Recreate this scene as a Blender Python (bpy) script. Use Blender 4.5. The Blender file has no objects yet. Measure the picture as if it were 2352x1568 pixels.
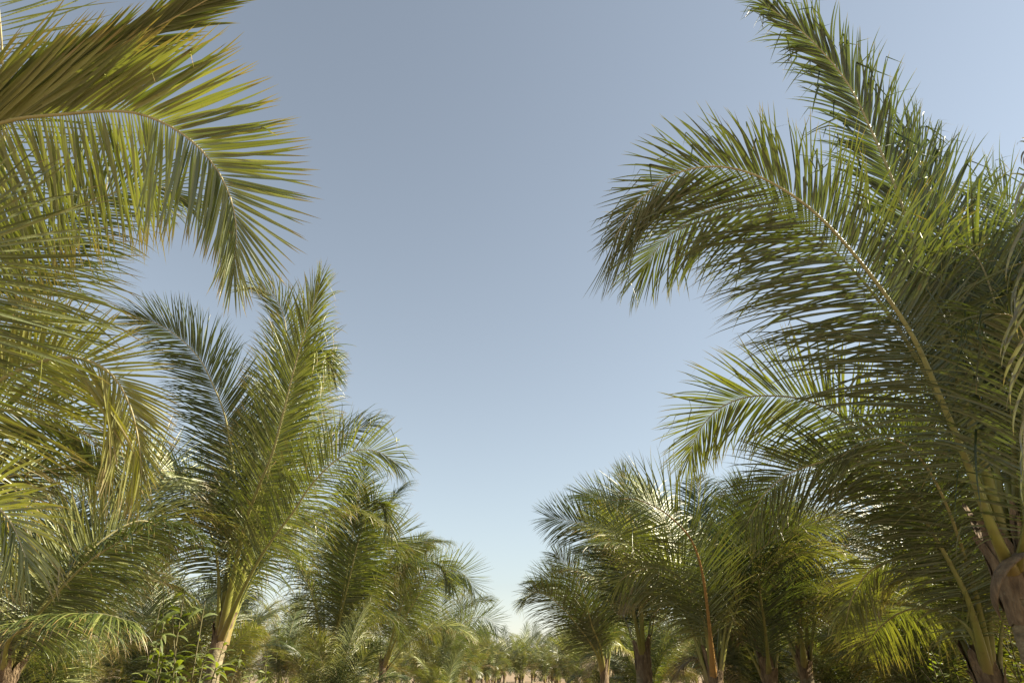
import bpy, math, random
import numpy as np
from mathutils import Vector
R = math.radians
sc = bpy.context.scene
COL = sc.collection

# ------------------------------------------------------------------ camera, sky, sun, exposure
EYE = 1.6
PITCH = R(25.7)
cd = bpy.data.cameras.new('camera'); cam = bpy.data.objects.new('camera', cd); COL.objects.link(cam)
cam.location = (0, 0, EYE); cam.rotation_euler = (R(90) + PITCH, 0, 0)
cd.lens = 24; cd.sensor_width = 36; cd.clip_end = 3000; cd.clip_start = 0.05
sc.camera = cam
SUN_AZ, SUN_EL = R(91), R(35)            # azimuth clockwise from +Y (straight ahead)
w = bpy.data.worlds.new('World'); sc.world = w; w.use_nodes = True
nt = w.node_tree; bg = nt.nodes['Background']
sky = nt.nodes.new('ShaderNodeTexSky'); sky.sky_type = 'NISHITA'; sky.sun_disc = False
sky.sun_elevation = SUN_EL; sky.sun_rotation = SUN_AZ
sky.air_density = 1.3; sky.dust_density = 0.2; sky.ozone_density = 2.5; sky.altitude = 0
hsv = nt.nodes.new('ShaderNodeHueSaturation'); hsv.inputs['Saturation'].default_value = 0.53; hsv.inputs['Hue'].default_value = 0.491     # the photo's warm, muted white balance
nt.links.new(sky.outputs[0], hsv.inputs['Color']); nt.links.new(hsv.outputs[0], bg.inputs[0]); bg.inputs[1].default_value = 0.050
sl = bpy.data.lights.new('sun', 'SUN'); sun = bpy.data.objects.new('sun', sl); COL.objects.link(sun)
sl.energy = 5.0; sl.angle = R(0.5); sl.color = (1.0, 0.90, 0.70)
sd = Vector((math.sin(SUN_AZ) * math.cos(SUN_EL), math.cos(SUN_AZ) * math.cos(SUN_EL), math.sin(SUN_EL)))
sun.rotation_euler = sd.to_track_quat('Z', 'Y').to_euler()
sc.view_settings.view_transform = 'Standard'; sc.view_settings.look = 'None'
sc.view_settings.gamma = 1; sc.view_settings.exposure = 1.68
sc.cycles.max_bounces = 5; sc.cycles.diffuse_bounces = 1; sc.cycles.transmission_bounces = 3; sc.cycles.transparent_max_bounces = 4

FX = 1568.0
def P(x, y, z):                            # a viewing direction and a distance give a place in the grove
    xr = (x - 1176) / FX; yr = (784 - y) / FX
    c, s = math.cos(PITCH), math.sin(PITCH)
    return np.array([z * xr, z * (c - yr * s), EYE + z * (s + yr * c)])
CAMP = np.array([0, 0, EYE])
def nrm(v): return v / np.maximum(np.linalg.norm(v, axis=-1, keepdims=True), 1e-9)

# ------------------------------------------------------------------ materials
def mat(name):
    m = bpy.data.materials.new(name); m.use_nodes = True
    n = m.node_tree.nodes; l = m.node_tree.links
    return m, n, l, n['Principled BSDF']
def ramp(n, l, src, stops):
    r = n.new('ShaderNodeValToRGB'); e = r.color_ramp.elements
    e[0].position, e[0].color = stops[0][0], (*stops[0][1], 1)
    e[1].position, e[1].color = stops[-1][0], (*stops[-1][1], 1)
    for p, c in stops[1:-1]:
        k = e.new(p); k.color = (*c, 1)
    l.new(src, r.inputs[0]); return r.outputs[0]
def mixc(n, l, f, a, b, mode='MIX'):
    m = n.new('ShaderNodeMix'); m.data_type = 'RGBA'; m.blend_type = mode
    for i, v in ((0, f), (6, a), (7, b)):
        if hasattr(v, 'links'): l.new(v, m.inputs[i])
        else: m.inputs[i].default_value = v if i == 0 else (*v, 1)
    return m.outputs[2]
def math_(n, l, op, a, b=None, clamp=False):
    m = n.new('ShaderNodeMath'); m.operation = op; m.use_clamp = clamp
    for i, v in enumerate((a, b)):
        if v is None: continue
        if hasattr(v, 'links'): l.new(v, m.inputs[i])
        else: m.inputs[i].default_value = v
    return m.outputs[0]

def leaf_material(name, dark, mid, light, yellow=(0.30, 0.26, 0.035), brown=(0.16, 0.08, 0.03), trans=0.38, rough=0.38):
    m, n, l, p = mat(name)
    at = n.new('ShaderNodeAttribute'); at.attribute_name = 'leaf'
    sp = n.new('ShaderNodeSeparateColor'); l.new(at.outputs['Color'], sp.inputs[0])
    rnd, tt, yl = sp.outputs[0], sp.outputs[1], sp.outputs[2]
    tc = n.new('ShaderNodeTexCoord')
    nz = n.new('ShaderNodeTexNoise'); nz.inputs['Scale'].default_value = 9; nz.inputs['Detail'].default_value = 4
    l.new(tc.outputs['Object'], nz.inputs['Vector'])
    base = ramp(n, l, rnd, [(0.0, dark), (0.5, mid), (1.0, light)])
    base = mixc(n, l, math_(n, l, 'MULTIPLY', nz.outputs[0], 0.5), base, mid)
    # yellowing of the whole frond, strongest on the outer half of each leaflet
    yf = math_(n, l, 'MULTIPLY', yl, math_(n, l, 'ADD', math_(n, l, 'MULTIPLY', tt, 0.75), math_(n, l, 'MULTIPLY', rnd, 0.55)), True)
    base = mixc(n, l, yf, base, yellow)
    # withered tips
    e = math_(n, l, 'ADD', tt, math_(n, l, 'MULTIPLY', rnd, 0.18))
    e = math_(n, l, 'ADD', e, math_(n, l, 'MULTIPLY', yl, 0.06))
    tipf = ramp(n, l, e, [(0.93, (0, 0, 0)), (1.06, (1, 1, 1))])
    base = mixc(n, l, tipf, base, (0.25, 0.17, 0.06))
    # rust specks
    n2 = n.new('ShaderNodeTexNoise'); n2.inputs['Scale'].default_value = 26; n2.inputs['Detail'].default_value = 5
    l.new(tc.outputs['Object'], n2.inputs['Vector'])
    sf = ramp(n, l, n2.outputs[0], [(0.64, (0, 0, 0)), (0.72, (1, 1, 1))])
    base = mixc(n, l, math_(n, l, 'MULTIPLY', sf, 0.55), base, brown)
    geo = n.new('ShaderNodeNewGeometry')
    under = mixc(n, l, 0.28, base, (0.22, 0.26, 0.15))
    col = mixc(n, l, geo.outputs['Backfacing'], base, under)
    l.new(col, p.inputs['Base Color'])
    p.inputs['Roughness'].default_value = rough
    p.inputs['Specular IOR Level'].default_value = 0.75
    wv = n.new('ShaderNodeTexNoise'); wv.inputs['Scale'].default_value = 60; l.new(tc.outputs['Object'], wv.inputs['Vector'])
    bp = n.new('ShaderNodeBump'); bp.inputs['Strength'].default_value = 0.25; bp.inputs['Distance'].default_value = 0.01
    l.new(wv.outputs[0], bp.inputs['Height']); l.new(bp.outputs[0], p.inputs['Normal'])
    t = n.new('ShaderNodeBsdfTranslucent')
    tcx = mixc(n, l, 1.0, col, (1.9, 2.0, 0.4), 'MULTIPLY')
    l.new(tcx, t.inputs['Color'])
    ms = n.new('ShaderNodeMixShader'); ms.inputs[0].default_value = trans
    l.new(p.outputs[0], ms.inputs[1]); l.new(t.outputs[0], ms.inputs[2])
    l.new(ms.outputs[0], n['Material Output'].inputs['Surface'])
    return m

M = {}
M['leaf'] = leaf_material('palm_leaflet', (0.007, 0.015, 0.002), (0.047, 0.070, 0.011), (0.33, 0.34, 0.11), rough=.40, trans=.18)
M['dead'] = leaf_material('withered_leaflet', (0.06, 0.05, 0.035), (0.11, 0.09, 0.062), (0.18, 0.155, 0.11), yellow=(0.3, 0.2, 0.1), trans=0.2, rough=0.3)
M['brown'] = leaf_material('dry_brown_leaflet', (0.10, 0.065, 0.03), (0.17, 0.115, 0.055), (0.26, 0.19, 0.10), yellow=(0.25, 0.16, 0.07), trans=.15, rough=.6)
M['broad'] = leaf_material('broad_leaf', (0.06, 0.085, 0.012), (0.10, 0.13, 0.02), (0.17, 0.20, 0.05), trans=0.4, rough=0.45)
M['scrub'] = leaf_material('scrub_leaf', (0.04, 0.05, 0.018), (0.07, 0.075, 0.03), (0.12, 0.11, 0.05), trans=0.25, rough=0.6)

def rib_material():
    m, n, l, p = mat('palm_midrib')
    at = n.new('ShaderNodeAttribute'); at.attribute_name = 'leaf'
    sp = n.new('ShaderNodeSeparateColor'); l.new(at.outputs['Color'], sp.inputs[0])
    tc = n.new('ShaderNodeTexCoord'); nz = n.new('ShaderNodeTexNoise'); nz.inputs['Scale'].default_value = 14; nz.inputs['Detail'].default_value = 5
    l.new(tc.outputs['Object'], nz.inputs['Vector'])
    c = ramp(n, l, sp.outputs[1], [(0.0, (0.22, 0.15, 0.06)), (0.12, (0.21, 0.215, 0.045)), (0.4, (0.27, 0.26, 0.09)), (1.0, (0.50, 0.44, 0.26))])
    c = mixc(n, l, sp.outputs[2], c, (0.34, 0.17, 0.05))
    k = ramp(n, l, nz.outputs[0], [(0.52, (0, 0, 0)), (0.68, (1, 1, 1))])
    c = mixc(n, l, math_(n, l, 'MULTIPLY', k, 0.5), c, (0.13, 0.10, 0.04))
    l.new(c, p.inputs['Base Color']); p.inputs['Roughness'].default_value = 0.42
    return m
M['rib'] = rib_material()

def bark_material(name, a, b, c, scale, rings=True):
    m, n, l, p = mat(name)
    tc = n.new('ShaderNodeTexCoord'); mp = n.new('ShaderNodeMapping'); mp.inputs['Scale'].default_value = (1, 1, 0.35 if not rings else 2.6)
    l.new(tc.outputs['Object'], mp.inputs['Vector'])
    nz = n.new('ShaderNodeTexNoise'); nz.inputs['Scale'].default_value = scale; nz.inputs['Detail'].default_value = 8; nz.inputs['Roughness'].default_value = 0.65
    l.new(mp.outputs[0], nz.inputs['Vector'])
    col = ramp(n, l, nz.outputs[0], [(0.3, a), (0.5, b), (0.7, c)])
    l.new(col, p.inputs['Base Color']); p.inputs['Roughness'].default_value = 0.85
    n2 = n.new('ShaderNodeTexNoise'); n2.inputs['Scale'].default_value = scale * 4; n2.inputs['Detail'].default_value = 6
    l.new(mp.outputs[0], n2.inputs['Vector'])
    bp = n.new('ShaderNodeBump'); bp.inputs['Strength'].default_value = 0.7; bp.inputs['Distance'].default_value = 0.02
    l.new(n2.outputs[0], bp.inputs['Height']); l.new(bp.outputs[0], p.inputs['Normal'])
    return m
M['trunk'] = bark_material('palm_trunk', (0.08, 0.063, 0.036), (0.20, 0.162, 0.092), (0.31, 0.265, 0.16), 7)
M['fibre'] = bark_material('palm_fibre', (0.07, 0.045, 0.025), (0.16, 0.11, 0.06), (0.27, 0.195, 0.11), 22, False)
M['stem'] = bark_material('green_stem', (0.05, 0.05, 0.02), (0.09, 0.08, 0.03), (0.14, 0.12, 0.05), 9, False)

def ground_material():
    m, n, l, p = mat('dry_ground')
    tc = n.new('ShaderNodeTexCoord')
    nz = n.new('ShaderNodeTexNoise'); nz.inputs['Scale'].default_value = 0.5; nz.inputs['Detail'].default_value = 10; nz.inputs['Roughness'].default_value = 0.7
    l.new(tc.outputs['Object'], nz.inputs['Vector'])
    n2 = n.new('ShaderNodeTexNoise'); n2.inputs['Scale'].default_value = 11; n2.inputs['Detail'].default_value = 8
    l.new(tc.outputs['Object'], n2.inputs['Vector'])
    c = ramp(n, l, nz.outputs[0], [(0.3, (0.13, 0.085, 0.05)), (0.5, (0.24, 0.165, 0.10)), (0.72, (0.31, 0.24, 0.14))])
    c = mixc(n, l, math_(n, l, 'MULTIPLY', n2.outputs[0], 0.6), c, (0.12, 0.085, 0.045))
    l.new(c, p.inputs['Base Color']); p.inputs['Roughness'].default_value = 0.95
    bp = n.new('ShaderNodeBump'); bp.inputs['Strength'].default_value = 0.8; bp.inputs['Distance'].default_value = 0.08
    l.new(n2.outputs[0], bp.inputs['Height']); l.new(bp.outputs[0], p.inputs['Normal'])
    return m
M['ground'] = ground_material()
M['straw'] = leaf_material('dry_grass', (0.20, 0.14, 0.07), (0.30, 0.22, 0.11), (0.38, 0.30, 0.15), yellow=(0.3, 0.2, 0.1), trans=0.3, rough=0.7)

# ------------------------------------------------------------------ mesh helpers
def mesh_from(name, V, F, m, attr=None, smooth=True, matidx=None):
    """V (n,3), F (k,4) quads (repeat the last index for a triangle is not used)"""
    me = bpy.data.meshes.new(name)
    V = np.asarray(V, np.float32); F = np.asarray(F, np.int32)
    nf, k = F.shape
    me.vertices.add(len(V)); me.vertices.foreach_set('co', V.ravel())
    me.loops.add(nf * k); me.loops.foreach_set('vertex_index', F.ravel())
    me.polygons.add(nf); me.polygons.foreach_set('loop_start', np.arange(0, nf * k, k, dtype=np.int32))
    me.polygons.foreach_set('use_smooth', np.full(nf, smooth, bool))
    for mm in (m if isinstance(m, (list, tuple)) else [m]): me.materials.append(mm)
    if matidx is not None: me.polygons.foreach_set('material_index', np.asarray(matidx, np.int32))
    if attr is not None:
        a = me.attributes.new('leaf', 'FLOAT_COLOR', 'POINT')
        c = np.ones((len(V), 4), np.float32); c[:, :3] = attr; a.data.foreach_set('color', c.ravel())
    me.update(calc_edges=True); me.validate()
    return me
def link(name, me, parent=None):
    o = bpy.data.objects.new(name, me); COL.objects.link(o); o.parent = parent; return o
def tag(o, label=None, cat=None, group=None, kind=None):
    if label: o['label'] = label
    if cat: o['category'] = cat
    if group: o['group'] = group
    if kind: o['kind'] = kind
    return o
def empty(name, loc):
    o = bpy.data.objects.new(name, None); COL.objects.link(o); o.location = loc; o.empty_display_size = 0.3; return o
def copy_tree(o, parent=None):
    c = o.copy(); COL.objects.link(c); c.parent = parent
    for ch in list(o.children): copy_tree(ch, c)
    return c

def spline(pts, n):
    p = np.asarray(pts, float)
    a = np.vstack([2 * p[0] - p[1], p, 2 * p[-1] - p[-2]])
    out = []
    for i in range(1, len(a) - 2):
        p0, p1, p2, p3 = a[i - 1:i + 3]
        d0, d1, d2 = (max(np.linalg.norm(q - r), 1e-4) ** 0.5 for q, r in ((p1, p0), (p2, p1), (p3, p2)))
        m1 = (p2 - p0) / (d0 + d1) * d1 ; m2 = (p3 - p1) / (d1 + d2) * d1
        t = np.linspace(0, 1, 14, endpoint=False)[:, None]
        out.append((2 * t**3 - 3 * t**2 + 1) * p1 + (t**3 - 2 * t**2 + t) * m1 + (-2 * t**3 + 3 * t**2) * p2 + (t**3 - t**2) * m2)
    q = np.vstack(out + [a[-2][None]])
    for _ in range(3):
        q[1:-1] = (q[:-2] + 2 * q[1:-1] + q[2:]) / 4
    s = np.r_[0, np.cumsum(np.linalg.norm(np.diff(q, axis=0), axis=1))]
    u = np.linspace(0, s[-1], n)
    return np.stack([np.interp(u, s, q[:, k]) for k in range(3)], 1), s[-1]

def tube(pts, radii, sides=8, flat=None, U=None):
    """rings along pts; flat = (wide, thick) factors with U as the thin direction"""
    pts = np.asarray(pts, float); n = len(pts)
    T = nrm(np.gradient(pts, axis=0))
    if U is None:
        U = np.tile([0, 0, 1.0], (n, 1)); U[np.abs(T[:, 2]) > 0.9] = [1.0, 0, 0]
        U0 = nrm(np.cross(T[0], np.cross(U[0], T[0]))); Us = [U0]
        for i in range(1, n): Us.append(nrm(Us[-1] - np.dot(Us[-1], T[i]) * T[i]))
        U = np.array(Us)
    S = nrm(np.cross(T, U))
    th = np.linspace(0, 2 * math.pi, sides, endpoint=False)
    fw, ft = flat or (1, 1)
    r = np.asarray(radii, float)[:, None, None]
    V = pts[:, None, :] + r * (fw * np.cos(th)[None, :, None] * S[:, None, :] + ft * np.sin(th)[None, :, None] * U[:, None, :])
    i = np.arange(n - 1)[:, None] * sides; j = np.arange(sides)[None, :]; jn = (j + 1) % sides
    F = np.stack([i + j, i + jn, i + sides + jn, i + sides + j], -1).reshape(-1, 4)
    return V.reshape(-1, 3), F

LEN_U = [0, .06, .15, .3, .6, .82, .94, 1]
LEN_F = [.45, .72, .9, 1, .95, .76, .58, .42]
ANG_U = [0, .3, .6, .85, 1]
ANG_D = [78, 62, 48, 32, 10]
def frond_geo(pts, up=(0.75, 0.5), L=0.95, a=None, lift=(14, 14), g=(.55, .55), kink=(.06, .06), s0=.22, sp=.046,
              wd=.042, seg=6, yel=0.1, seed=1, rr=1.0, n=60, ribtone=0.0, origin=(0, 0, 0), sweep=(0, 0, 0), flatleaf=False, ribsides=8,
              upv=None, lenf=(1, 1), fold=26, miss=0.03, tw=16, bunch=0.3, tone=(.15, .85), lenp=None, wob=1.0):
    rng = np.random.default_rng(seed)
    if not flatleaf: sp *= .43; wd *= .5
    c, tot = spline(pts, n)
    T = nrm(np.gradient(c, axis=0))
    if upv is None:
        U = up[0] * nrm(c - CAMP) + up[1] * np.array([0, 0, 1.0])
    else: U = np.tile(np.asarray(upv, float), (n, 1))
    U = nrm(U - np.sum(U * T, 1, keepdims=True) * T)
    for _ in range(4): U[1:-1] = nrm(U[:-2] + U[1:-1] + U[2:])
    U = nrm(U - np.sum(U * T, 1, keepdims=True) * T)
    ss = np.linspace(0, 1, n)
    # midrib
    rad = np.interp(ss, [0, .05, s0, .5, .9, 1], np.array([.062, .046, .024, .014, .005, .002]) * rr)
    rv, rf = tube(c - U * rad[:, None] * .3, rad, ribsides, (1.0, .62), U)
    rt = np.repeat(ss, ribsides)
    ra = np.stack([np.full_like(rt, rng.random()), rt, np.full_like(rt, ribtone)], 1)
    # leaflets
    nl = max(8, int(tot * (1 - s0) / sp))
    Vs, As = [], []
    for k, side in enumerate((1.0, -1.0)):          # first the left of the direction of travel as seen from below
        u = np.linspace(0, 1, nl) + rng.normal(0, .15 / nl, nl); u = np.clip(u, 0, 1)
        u = u[rng.random(nl) > miss]; m = len(u)
        s = s0 + u * (1 - s0)
        I = lambda arr: np.stack([np.interp(s, ss, arr[:, q]) for q in range(3)], 1)
        o = I(c); t_ = nrm(I(T)); u_ = nrm(I(U)); S = np.cross(t_, u_) * side
        ang_src = (a[k] if a else ANG_D)
        # neighbouring leaflets move together a little: smooth noise + own noise
        def sm(sc_): 
            q = rng.normal(0, 1, m + 12); q = np.convolve(q, np.ones(7) / 7 ** .5, 'same')[6:m + 6]; return q * sc_
        ang = np.radians(np.interp(u, ANG_U, ang_src) + rng.normal(0, 2.6, m) + sm(2.5 * bunch * 2))
        v = np.radians(lift[k] + rng.normal(0, 5, m) + sm(6 * bunch))
        d = np.cos(ang)[:, None] * t_ + np.sin(ang)[:, None] * (np.cos(v)[:, None] * S + np.sin(v)[:, None] * u_)
        d = nrm(d)
        Ln = L * lenf[k] * np.interp(u, LEN_U, lenp or LEN_F) * (1 + rng.normal(0, .05, m))
        gg = g[k] * 1.15 * (1 + rng.normal(0, .18, m) + sm(.12))
        kk = rng.random(m) < kink[k]; kt = rng.uniform(.35, .75, m)
        B = nrm(np.cross(u_, d) * 1.0)
        twr = np.radians(rng.normal(0, tw, m))[:, None]
        Nn = np.cross(d, B); B = np.cos(twr) * B + np.sin(twr) * Nn
        pos = o + 0.0 * d
        tt = np.linspace(0, 1, seg + 1) ** 0.95
        wprof = np.interp(tt, [0, .05, .22, .55, .8, .93, 1], [.4, .8, 1, .82, .48, .2, .01])
        ww = wd * (1 + rng.normal(0, .1, m)) * np.interp(u, [0, .15, .8, 1], [.7, 1, .9, .5]) * .5
        fo = np.radians(fold + rng.normal(0, 6, m))[:, None]
        side_noise = rng.normal(0, .13, (m, 3)) + np.stack([sm(.05), sm(.05), sm(.05)], 1)
        rows = []
        rid = tone[0] + (tone[1] - tone[0]) * rng.random(m)  # hand-set ranges paint light in: sunlit left fronds lighter, backlit right palm darker
        for q in range(seg + 1):
            Nn = np.cross(d, B)
            f_ = fo * (1 - .35 * tt[q])
            hw = (ww * wprof[q])[:, None]
            e1 = pos + hw * (np.cos(f_) * B - np.sin(f_) * Nn)
            e2 = pos + hw * (-np.cos(f_) * B - np.sin(f_) * Nn)
            if flatleaf: rows.append(np.stack([e1, e2], 1))
            else: rows.append(np.stack([e1, pos, e2], 1))
            if q < seg:
                dt = tt[q + 1] - tt[q]
                tm = (tt[q] + tt[q + 1]) / 2
                pos = pos + d * (Ln * dt)[:, None]
                add = np.zeros((m, 3)); add[:, 2] = -gg * (.22 + .7 * tm + 1.9 * tm ** 3) * dt * 1.6
                add += np.array(sweep) * dt * tm * 2 + side_noise * dt * 1.6 * wob
                hit = kk & (kt >= tt[q]) & (kt < tt[q + 1])
                add[hit, 2] -= rng.uniform(.8, 2.2, hit.sum()); add[hit, :2] += rng.normal(0, .5, (hit.sum(), 2))
                d = nrm(d + add)
                B = nrm(B - np.sum(B * d, 1, keepdims=True) * d)
        X = np.stack(rows, 1)                        # m, seg+1, w, 3
        Vs.append(X)
        yy = yel * (1 + .5 * sm(.5)); yy = np.clip(yy, 0, 1)
        A = np.zeros(X.shape); A[..., 0] = rid[:, None, None]; A[..., 1] = tt[None, :, None]; A[..., 2] = yy[:, None, None]
        As.append(A)
    X = np.concatenate(Vs); A = np.concatenate(As)
    m, r_, w_, _ = X.shape
    b = np.arange(m)[:, None, None] * r_ * w_; i = np.arange(r_ - 1)[None, :, None] * w_; j = np.arange(w_ - 1)[None, None, :]
    F = np.stack([b + i + j, b + i + j + 1, b + i + w_ + j + 1, b + i + w_ + j], -1).reshape(-1, 4)
    og = np.asarray(origin, float)
    return X.reshape(-1, 3) - og, F, A.reshape(-1, 3), rv - og, rf, ra

def add_frond(parent, pts, origin, leafmat='leaf', split=True, name='frond', label=None, **kw):
    V, F, A, rv, rf, ra = frond_geo(pts, origin=origin, **kw)
    if split:
        o = link(name, mesh_from(name, V, F, M[leafmat], A), parent)
        link('midrib', mesh_from('midrib', rv, rf, M['rib'], ra), o)
    else:
        n0 = len(V)
        me = mesh_from(name, np.vstack([V, rv]), np.vstack([F, rf + n0]), [M[leafmat], M['rib']], np.vstack([A, ra]),
                       matidx=np.r_[np.zeros(len(F)), np.ones(len(rf))])
        o = link(name, me, parent)
    if label: o['label'] = label
    return o

def proc_curve(crown, az, el, L, bend, rng, r0=.06, n=11, p=1.9, sidebend=0.0):
    """a frond leaving the crown at azimuth az and elevation el and bending down by `bend` degrees"""
    pos = np.array(crown, float) + np.array([math.sin(az), math.cos(az), 0]) * r0
    pts = [pos.copy()]
    for i in range(n):
        t = (i + .5) / n
        e = R(el - bend * t ** p); z = az + sidebend * t
        pos = pos + L / n * np.array([math.sin(z) * math.cos(e), math.cos(z) * math.cos(e), math.sin(e)])
        pts.append(pos.copy())
    return np.array(pts)

def trunk_geo(base, top, r=.15, rings=None, seed=0, sides=20, flare=1.5):
    rng = np.random.default_rng(seed)
    base = np.asarray(base, float); top = np.asarray(top, float)
    H = np.linalg.norm(top - base)
    n = max(20, int(H / .022))
    t = np.linspace(0, 1, n)
    bow = np.sin(t * math.pi)[:, None] * np.array([rng.normal(0, .03), rng.normal(0, .03), 0])
    c = base + (top - base) * t[:, None] + bow
    z = t * H
    ring = .075 + .012 * np.sin(z * 3)
    ph = (z / .085 + .15 * np.sin(z * 5)) % 1.0
    rad = r * (1 + (flare - 1) * np.exp(-z / .28)) * (1 - .12 * t) * (1 + .055 * (1 - ph) ** 2 * 1.0 - .03 * (ph > .9))
    V, F = tube(c, rad, sides)
    V = V.reshape(n, sides, 3)
    off = rng.normal(0, 1, (n, sides)); off = (off + np.roll(off, 1, 1) + np.roll(off, 1, 0)) * .0025
    V = V + off[..., None] * nrm(V - c[:, None, :])
    return V.reshape(-1, 3), F

def sheath_geo(crown, axis, r, h, seed, npl=7):
    """fibrous leaf bases wrapped round the top of the trunk: overlapping, ragged plates"""
    rng = np.random.default_rng(seed)
    axis = nrm(np.asarray(axis, float)); e1 = nrm(np.cross(axis, [0.3, 1, 0.1])); e2 = np.cross(axis, e1)
    Vs, Fs, o = [], [], 0
    for k in range(npl):
        a0 = k * 2.4 + rng.normal(0, .2); wd = rng.uniform(.7, 1.3); hh = h * rng.uniform(.6, 1.15); z0 = h * (-.5 + .6 * k / npl)
        nu, nv = 9, 10
        uu = np.linspace(-1, 1, nu); vv = np.linspace(0, 1, nv)
        G = np.zeros((nv, nu, 3))
        for i, v in enumerate(vv):
            hw = wd * (1 - .75 * v ** 1.5)
            rad = r * (1.04 + .06 * (k % 3)) + .10 * max(0, v - .55) ** 1.3 * rng.uniform(.6, 1.4)
            for j, u in enumerate(uu):
                a_ = a0 + u * hw; rg = rad + rng.normal(0, .004)
                G[i, j] = np.asarray(crown) + axis * (z0 + hh * v + rng.normal(0, .008)) + rg * (math.cos(a_) * e1 + math.sin(a_) * e2)
        i = np.arange(nv - 1)[:, None] * nu; j = np.arange(nu - 1)[None, :]
        F = np.stack([i + j, i + j + 1, i + nu + j + 1, i + nu + j], -1).reshape(-1, 4)
        Vs.append(G.reshape(-1, 3)); Fs.append(F + o); o += nu * nv
    return np.vstack(Vs), np.vstack(Fs)

def start_palm(base, crown, label, r=.12, seed=0, group='coconut palms planted in rows', sheath=.5, sides=20, cat='palm tree'):
    base = np.asarray(base, float); crown = np.asarray(crown, float)
    root = empty('coconut_palm', base)
    tag(root, label, cat, group)
    V, F = trunk_geo((0, 0, -.05), crown - base, r, seed=seed, sides=sides)
    link('trunk', mesh_from('trunk', V, F, M['trunk']), root)
    V, F = sheath_geo(crown - base, crown - base, r * .95, sheath, seed)
    link('leaf_sheath', mesh_from('leaf_sheath', V, F, M['fibre']), root)
    return root

def fill(root, crown, seed, specs, split=True, old=2, oldaz=(0, 360), grow=1.0, **kw):
    """specs: (azimuth deg, elevation deg, length, bend deg)"""
    rng = np.random.default_rng(seed)
    specs = [(a_, max(e_, 78) if e_ > 55 else e_, l_ * grow, b_ + max(0, 74 - e_) * .6) for a_, e_, l_, b_ in specs]
    for i in range(old):                       # the oldest fronds hang low round the trunk
        az = oldaz[0] + (oldaz[1] - oldaz[0]) * (i + rng.uniform(.1, .9)) / old
        specs.append((az, rng.uniform(66, 76), rng.uniform(2.3, 2.9), rng.uniform(110, 150)))
    bx, by = root.location.x, root.location.y
    for i, (az, el, L, bend) in enumerate(specs):
        if abs(bx) + abs(by) > 1 and math.cos(R(az) - math.atan2(-bx, -by)) > .45: continue   # keep the open side of the crown open
        pts = proc_curve(crown, R(az), el, L, bend, rng, sidebend=rng.normal(0, .15))
        hz = np.array([math.sin(R(az)), math.cos(R(az)), 0])
        roll = rng.normal(0, .35)
        upv = np.array([0, 0, 1.0]) * math.cos(R(el - bend * .5)) - hz * math.sin(R(el - bend * .5)) + roll * np.cross(hz, [0, 0, 1])
        k = dict(L=.92 * L / 4.0 + .12, upv=upv, seed=seed * 31 + i, g=(.7, .7), lift=(8, 8), s0=rng.uniform(.17, .26), yel=rng.choice([0, .05, .15, .3, .6]), rr=.85, tone=[(0, .45), (.1, .7), (.35, 1.0)][rng.integers(3)])
        k.update(kw)
        dry = i >= len(specs) - old and rng.random() < .5
        o = add_frond(root, pts, np.array(root.location), split=split, leafmat='brown' if dry else 'leaf', **k)
        if dry: o['label'] = 'dry brown frond hanging low'

# ------------------------------------------------------------------ ground
def build_ground():
    rng = np.random.default_rng(5)
    xs = np.r_[-900, -500, -250, -120, np.linspace(-70, 70, 71), 120, 250, 500, 900]
    ys = np.r_[-300, -60, np.linspace(-20, 160, 91), 220, 320, 500, 900, 1600]
    X, Y = np.meshgrid(xs, ys)
    Z = .05 * np.sin(X * .9 + 1) * np.sin(Y * .7) + rng.normal(0, .015, X.shape)
    Z[(np.abs(X) > 71) | (Y > 161)] = 0
    V = np.stack([X, Y, Z], -1).reshape(-1, 3); nx = len(xs)
    i = np.arange(len(ys) - 1)[:, None] * nx; j = np.arange(nx - 1)[None, :]
    F = np.stack([i + j, i + j + 1, i + nx + j + 1, i + nx + j], -1).reshape(-1, 4)
    tag(link('ground', mesh_from('ground', V, F, M['ground'])), kind='structure')
build_ground()

# ------------------------------------------------------------------ near and middle palms, frond by frond
def pp(z, *xy):
    """points (x, y[, distance]) along a frond; z = (first, last) distance"""
    n = len(xy); out = []
    for i, q in enumerate(xy):
        zz = q[2] if len(q) > 2 else z[0] + (z[1] - z[0]) * i / (n - 1)
        out.append(P(q[0], q[1], zz))
    return out

# --- nearest palm on the left, its trunk outside the frame
c0 = np.array([-4.75, 3.7, 2.5]); b0 = np.array([-4.9, 3.6, 0])
L0 = start_palm(b0, c0, 'nearest palm on the left, its long arching fronds reaching in from the left edge', seed=1)
fr = lambda root, pts, **k: add_frond(root, pts, np.array(root.location), **k)
fr(L0, [c0, P(-330, 560, 4.6)] + pp((4.5, 4.2), (-170, 370), (0, 283), (150, 262), (290, 256), (380, 284), (450, 332), (500, 392), (530, 455), (543, 525), (538, 610)),
   up=(1, .4), L=.96, lenp=[.6, .9, 1.1, 1.25, .98, .64, .46, .34], a=([8, 12, 28, 52, 14], [92, 95, 84, 30, 6]), lift=(5, -22), wob=.35, g=(-.02, .35), kink=(.03, 0), s0=.3, seed=11, yel=.16, sp=.043, wd=.056,
   seg=8, rr=1.05, lenf=(1.04, 1.0), bunch=.35, tw=8, tone=(.45, 1.0))
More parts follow.
